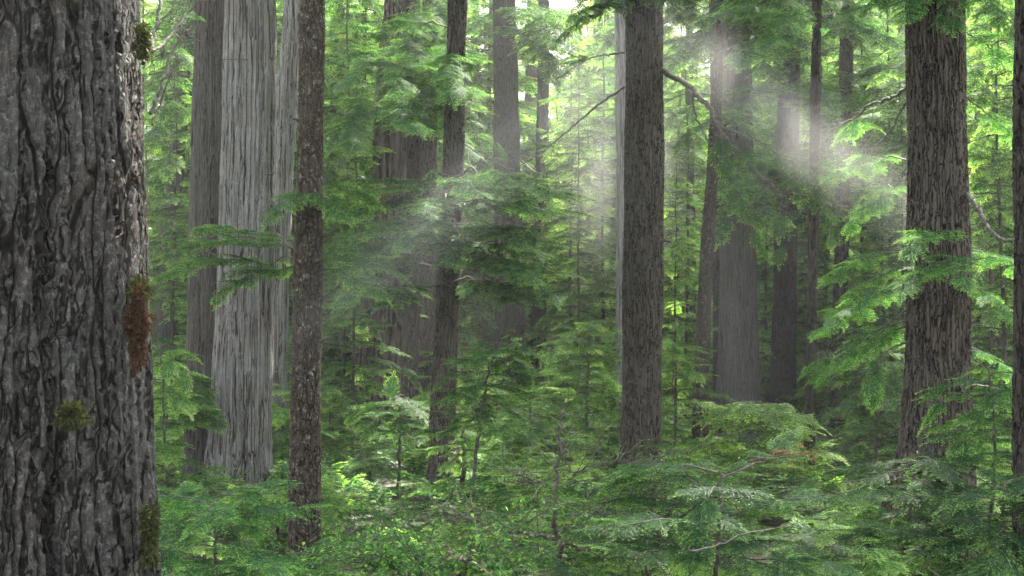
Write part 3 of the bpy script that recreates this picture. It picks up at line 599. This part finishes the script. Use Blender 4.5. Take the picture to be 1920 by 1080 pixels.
stem_tree('s12', 'hemlock_sapling', 'low hemlock with long level boughs at the foot of the giant fir', [(400, 1160, 8.2), (405, 1060, 8.2), (402, 980, 8.2), (400, 930, 8.2)], .02, 20, (1.2, .5), 'leaf_blue', FINE, .36, 42, low=.25, dens=.85, sag=.16)
stem_tree('s13', 'hemlock_sapling', 'thin stemmed sapling right of the foot of the tall brown trunk', [(1248, 1040, 11), (1250, 960, 11), (1247, 900, 11), (1250, 830, 11)], .022, 20, (.9, .3), 'leaf', FINE, .4, 43, low=.3)
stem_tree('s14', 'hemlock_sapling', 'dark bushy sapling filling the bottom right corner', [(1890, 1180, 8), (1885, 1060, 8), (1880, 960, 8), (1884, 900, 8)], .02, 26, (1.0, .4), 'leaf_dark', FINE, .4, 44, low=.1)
stem_tree('s15', 'hemlock_sapling', 'airy tall sapling standing clear between the tall brown trunk and the thin leaning trunk', [(1265, 880, 22), (1266, 780, 22), (1262, 700, 22), (1262, 640, 22)], .03, 26, (1.1, .4), 'leaf_lime', FINE, .55, 45, low=.2)
stem_tree('s16', 'hemlock_sapling', 'upright sapling right of the three dark trunks with broad tiered boughs', [(1640, 900, 19), (1644, 800, 19), (1640, 700, 19), (1650, 640, 19)], .035, 22, (.9, .3), 'leaf', FINE, .6, 46, low=.2)
stem_tree('s17', 'dead_sapling', 'fallen looking spray of bare reddish brown twigs lying over the lime sapling', [(1370, 905, 14), (1385, 880, 14), (1400, 868, 14), (1440, 856, 13.8), (1500, 850, 13.6)], .014, 26, (.7, .25), 'dry', FINE, .10, 47, cat='dead sapling', low=.35, azc=(.2, .5), dens=.1, sag=.05)
# broad leaved shrub with crooked stems
def shrub(name, label, arms, seed, nleaf, r0, mat='leaf_broad', ls=.035, cat='shrub', sprd=.12):
    r = np.random.RandomState(seed); o = at(*arms[0][0]); o[2] = gz(o[0], o[1]); e = empty(name, o, label, cat)
    wb, lb = Bag(), Bag()
    def leaves(p, dv, k):
        D = unit(dv + r.normal(0, .7, (k, 3)) + [0, 0, -.15]); N = unit(np.stack([r.normal(0, .35, k), r.normal(0, .35, k), np.ones(k)], -1))
        lb.add(strips(p + r.normal(0, sprd * .3, (k, 3)) * [1, 1, .35], D, ls * r.uniform(.6, 1.3, k), ls * .62 * r.uniform(.8, 1.2, k), N, .25), None, np.repeat(r.uniform(.0, .8, k), 4))
    for arm in arms:
        W = np.array([at(*p) for p in arm[:-1]]); n = len(W); u = np.linspace(0, n - 1, n * 7)
        C = np.stack([np.interp(u, np.arange(n), W[:, i]) for i in range(3)], -1); C[1:] += r.normal(0, .006, (len(C) - 1, 3))
        wb.add(*tube(C, np.linspace(r0 * arm[-1][0], r0 * arm[-1][1], len(C)), 7))
        for q in range(arm[-1][2]):
            i0 = r.randint(int(len(C) * .25), len(C)); d = unit(C[min(i0 + 1, len(C) - 1)] - C[i0 - 1]); v = unit(d * .6 + r.normal(0, .7, 3) * [1, 1, .5] + [0, 0, .1]); L = r.uniform(.18, .5)
            s_ = np.linspace(0, 1, 7)[:, None]; Pq = C[i0] + v * s_ * L; Pq[:, 2] -= .12 * L * s_[:, 0] ** 2; Pq[1:] += r.normal(0, .012, (6, 3))
            wb.add(*tube(Pq, np.linspace(.004, .0015, 7), 4))
            for w_ in range(1, 7): leaves(Pq[w_], v, nleaf)
    wb.build('stems', M['twig'], e, o, False); lb.build('leaves', M[mat], e, o)
    return e
shrub('huckleberry_shrub', 'crooked forked shrub with bare curving stems and small leaves at bottom centre', [
    [(1046, 1130, 7.5), (1048, 1060, 7.5), (1052, 1030, 7.5), (1045, 1000, 7.5), (1038, 985, 7.5), (1.0, .85, 0)],
    [(1038, 985, 7.5), (1043, 930, 7.5), (1042, 880, 7.5), (1052, 840, 7.5), (1050, 790, 7.6), (1065, 740, 7.7), (.65, .15, 16)],
    [(1040, 1010, 7.5), (1020, 1004, 7.3), (985, 1000, 7.2), (940, 995, 7.1), (890, 975, 7.0), (850, 960, 7), (.6, .15, 22)],
    [(1048, 1035, 7.5), (1062, 1015, 7.4), (1090, 1030, 7.2), (1130, 1025, 7), (1180, 1015, 7), (.55, .2, 16)],
    [(1052, 850, 7.5), (1075, 890, 7.5), (1100, 880, 7.6), (1130, 866, 7.7), (1175, 863, 7.8), (.3, .1, 14)],
    [(1044, 930, 7.5), (1020, 905, 7.4), (985, 900, 7.3), (950, 880, 7.2), (.3, .1, 14)]], 61, 3, .022, ls=.021)
shrub('huckleberry_shrub', 'small leaved lime dotted shrub right of the crooked forked shrub', [
    [(1215, 1160, 7.2), (1220, 1080, 7.2), (1235, 1010, 7.2), (1250, 960, 7.2), (1, .4, 10)], [(1235, 1010, 7.2), (1290, 960, 7), (1340, 930, 7), (1400, 930, 6.9), (.5, .15, 22)],
    [(1220, 1080, 7.2), (1180, 1020, 7), (1140, 970, 7), (1110, 960, 7), (.5, .15, 18)], [(1240, 990, 7.2), (1210, 930, 7.3), (1230, 890, 7.4), (.4, .15, 12)]], 62, 3, .014, ls=.018)
shrub('leafy_shrub', 'pale green broad leaved shrub low at the bottom left of centre', [
    [(800, 1190, 6.4), (800, 1110, 6.4), (790, 1060, 6.4), (770, 1035, 6.4), (1, .4, 18)], [(800, 1110, 6.4), (850, 1060, 6.3), (900, 1040, 6.3), (.6, .2, 18)], [(800, 1110, 6.4), (730, 1060, 6.3), (700, 1045, 6.3), (.6, .2, 18)]], 63, 6, .01, ls=.032)
shrub('leafy_shrub', 'bright broad leaved shrub just right of the slender lichen trunk', [
    [(690, 1180, 7.4), (695, 1080, 7.4), (710, 1010, 7.4), (1, .4, 16)], [(695, 1080, 7.4), (670, 1040, 7.4), (.6, .2, 8)]], 64, 5, .012, ls=.026)
# fallen wood
def stick(name, label, pts, r0, mat, seed, cat='fallen branch', tw=4):
    r = np.random.RandomState(seed); W = np.array([at(*p) for p in pts]); n = len(W); u = np.linspace(0, n - 1, n * 6)
    C = np.stack([np.interp(u, np.arange(n), W[:, i]) for i in range(3)], -1) + r.normal(0, r0 * .4, (n * 6, 3)); bg_ = Bag(); bg_.add(*tube(C, np.linspace(r0, r0 * .4, len(C)), 8))
    for q in range(tw):
        i0 = r.randint(2, len(C) - 1); v = unit(r.normal(0, 1, 3) * [1, 1, .4] + [0, 0, .4]); s_ = np.linspace(0, 1, 5)[:, None]; bg_.add(*tube(C[i0] + v * s_ * r.uniform(.1, .4), np.linspace(r0 * .35, r0 * .1, 5), 5))
    o = bg_.build(name, M[mat], None, None, False); return tag(o, label, cat)
stick('fallen_branch', 'pale peeled branch sloping through the leaves at the bottom edge', [(840, 1035, 6.9), (868, 1048, 6.8), (900, 1062, 6.7), (930, 1085, 6.6)], .010, 'peeled', 71)
stick('broken_log', 'short splintered pinkish log end beside the spotted trunk', [(848, 872, 17.2), (856, 856, 17.2), (864, 838, 17.2)], .06, 'peeled', 72, 'log', 2)
stick('fallen_branch', 'long thin dead branch lying in the shade at the bottom right', [(1290, 1035, 6.2), (1340, 1025, 6.2), (1400, 1000, 6.2), (1480, 985, 6.4)], .006, 'twig', 73)
stick('fallen_log', 'dark mossy log lying behind the foot of the thick right trunk', [(1800, 950, 13.8), (1850, 960, 13.8), (1900, 975, 13.8), (1960, 980, 13.8)], .12, 'dark', 74, 'log')
for px, d, s in ((318, 26, .55), (330, 34, .8), (640, 30, .7), (660, 24, .45), (875, 38, .7), (1085, 29, .55), (1130, 33, .7), (1070, 36, .7), (1285, 31, .6), (1265, 24, .35), (1436, 36, .6), (1548, 38, .7), (1658, 28, .45), (1672, 30, .75), (1855, 22, .6), (1890, 18, .5), (1915, 24, .8), (1840, 32, .9), (1900, 36, 1.0), (470, 36, .9), (420, 40, 1.0), (690, 36, .9), (1870, 28, .7), (535, 32, .7), (1690, 24, .5), (1615, 33, .8)):
    x = X_of(px, d); place(BIG[rg.randint(4)], (x, d, gz(x, d)), rg.uniform(0, 6.28), (s * .8, s * .8, s), 'bright young hemlock with open layered boughs in a gap between the big trunks', 'young hemlocks in the gaps between big trunks')
# forest wall
for i in range(46):
    d = rg.uniform(33, 52); px = 230 + (1960 - 230) * (i + rg.uniform(0, 1)) / 46 if i < 40 else rg.uniform(300, 1900)
    x = X_of(px, d); s = rg.uniform(.7, 1.15)
    place(BIG[rg.randint(4)], (x, d, gz(x, d)), rg.uniform(0, 6.28), (s, s, s), 'bushy hemlock in the green wall of forest behind the trunks', 'bushy hemlocks behind the trunks')
for i in range(70):
    d = rg.uniform(54, 110); x = X_of(rg.uniform(150, 2000), d); s = rg.uniform(.75, 1.2)
    place(FAR[rg.randint(3)], (x, d, gz(x, d)), rg.uniform(0, 6.28), (s, s, s), 'far hazy hemlock closing off the view through the forest', 'far hemlocks closing the view')

# the forest goes on to both sides
for i in range(26):
    d = rg.uniform(8, 30); px = rg.uniform(1990, 2800); x = X_of(px, d); s = rg.uniform(.4, 1.0)
    place(SAP[rg.randint(5)], (x, d, gz(x, d)), rg.uniform(0, 6.28), (s, s, s), LBL['mid'], GRP['mid'])
for i in range(34):
    d = rg.uniform(14, 60); px = rg.uniform(1975, 2900) if i % 3 else rg.uniform(-900, 120); x = X_of(px, d); s = rg.uniform(.6, 1.1) * (.6 if d < 22 else 1)
    place(BIG[rg.randint(4)], (x, d, gz(x, d)), rg.uniform(0, 6.28), (s, s, s), 'bushy hemlock in the green wall of forest behind the trunks', 'bushy hemlocks behind the trunks')
# the wood beyond, which reads as one mass
TINY = [spray_template(40 + s_, 5, 3, .30, .12) for s_ in range(3)]
fw = Bag(); r = np.random.RandomState(29)
for i in range(5200):
    d = r.uniform(112, 150); x = r.uniform(-75, 85); z = 46 * r.rand() ** .9
    if z > 26 and abs(x / d - .13) < .035: continue
    a_ = r.uniform(0, 6.28); put(fw, TINY[r.randint(3)], np.array([x, d, z]), np.array([math.cos(a_), math.sin(a_), r.uniform(-.4, .2)]), r.uniform(2.2, 4.2), 0, r.uniform(-.2, .2))
tag(fw.build('far_woods', M['leaf_lime'], None), kind='stuff')
# dead twigs lying and standing about between the saplings
tb_ = Bag(); r = np.random.RandomState(19)
for i in range(520):
    d = 6 + 18 * r.rand() ** 1.2; x = X_of(r.uniform(280, 1960), d); p = np.array([x, d, float(gz(x, d)) + r.uniform(.0, .5)])
    v = unit(r.normal(0, 1, 3) * [1, 1, .45] + [0, 0, .15]); L = r.uniform(.3, 1.3); s_ = np.linspace(0, 1, 7)[:, None]; Pq = p + v * s_ * L; Pq[:, 2] -= .2 * L * s_[:, 0] ** 2; Pq[1:] += r.normal(0, .02, (6, 3))
    q0 = r.uniform(.003, .008); tb_.add(*tube(Pq, np.linspace(q0, .0015, 7), 4))
    for q in range(3): tb_.add(*tube(Pq[2 + q] + unit(v + r.normal(0, .7, 3)) * np.linspace(0, .25 * L, 4)[:, None], np.linspace(q0 * .5, .001, 4), 3))
tag(tb_.build('twig_litter', M['twig'], None, None, False), kind='stuff')
# low leafy ground cover
gc = Bag(); r = np.random.RandomState(9)
for i in range(2300):
    d = 5.5 + 34 * r.rand() ** 1.3; x = X_of(r.uniform(250, 1980), d); tp = LOW[r.randint(4)] if d > 15 else MID[r.randint(5)]
    z = float(gz(x, d)) + r.uniform(.05, .35); a_ = r.uniform(0, 6.28)
    put(gc, tp, np.array([x, d, z]), np.array([math.cos(a_), math.sin(a_), r.uniform(0, .7)]), r.uniform(.25, .5) * (1 if d < 15 else 1.5), 0, r.uniform(-.2, .1))
tag(gc.build('undergrowth', M['leaf'], None), kind='stuff')
# ------------------------------------------------------------------ damp air
def box(name, x0, x1, y0, y1, z0, z1, mat):
    V = [(x, y, z) for z in (z0, z1) for y in (y0, y1) for x in (x0, x1)]
    F = [(0, 2, 3, 1), (4, 5, 7, 6), (0, 1, 5, 4), (2, 6, 7, 3), (0, 4, 6, 2), (1, 3, 7, 5)]
    return mesh_np(name, V, F, mat)
m, nt = newmat('damp_air'); g = G(nt)
v = g.n('ShaderNodeVolumePrincipled', {'Color': (.93, .97, .95, 1), 'Density': .0010, 'Anisotropy': .35})
g.n('ShaderNodeOutputMaterial', {'Volume': v.outputs[0]})
tag(box('haze', -620, 620, -520, 920, -1.6, 50, m), kind='stuff')
# misty volumes laid along sunbeam lines, shaped to stand in for light shafts
def mist_beam(a, b, thick, dens, seed):
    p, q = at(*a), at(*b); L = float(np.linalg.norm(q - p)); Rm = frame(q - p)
    m, nt = newmat('sunbeam_mist'); g = G(nt); P = g.n('ShaderNodeTexCoord').outputs['Object']
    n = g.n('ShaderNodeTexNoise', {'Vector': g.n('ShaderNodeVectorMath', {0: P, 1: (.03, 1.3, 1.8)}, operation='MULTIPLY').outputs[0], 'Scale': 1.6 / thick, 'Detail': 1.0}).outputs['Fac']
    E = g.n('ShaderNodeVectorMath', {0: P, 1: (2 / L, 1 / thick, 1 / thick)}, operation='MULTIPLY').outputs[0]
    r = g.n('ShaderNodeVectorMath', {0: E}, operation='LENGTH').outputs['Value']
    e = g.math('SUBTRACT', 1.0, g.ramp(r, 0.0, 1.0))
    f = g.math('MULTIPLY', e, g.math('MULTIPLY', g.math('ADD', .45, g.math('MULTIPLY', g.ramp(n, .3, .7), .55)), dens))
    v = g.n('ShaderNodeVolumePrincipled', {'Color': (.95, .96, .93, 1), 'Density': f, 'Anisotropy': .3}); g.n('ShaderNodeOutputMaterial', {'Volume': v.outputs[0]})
    o = box('sunbeam_mist', -L / 2, L / 2, -thick, thick, -thick, thick, m)
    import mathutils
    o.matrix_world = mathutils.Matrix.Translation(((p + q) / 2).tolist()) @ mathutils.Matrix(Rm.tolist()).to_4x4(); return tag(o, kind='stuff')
mist_beam((1330, -60, 10.2), (380, 800, 9.6), .50, .24, 1)
mist_beam((1100, -80, 13.2), (1900, 560, 12.8), .60, .24, 3)
mist_beam((1190, -160, 14.2), (1560, 640, 14), .50, .06, 4)
mist_beam((1250, -260, 24), (1140, 640, 26), 2.0, .12, 5)
mist_beam((1340, 300, 20), (1420, 1000, 19), .9, .05, 6)
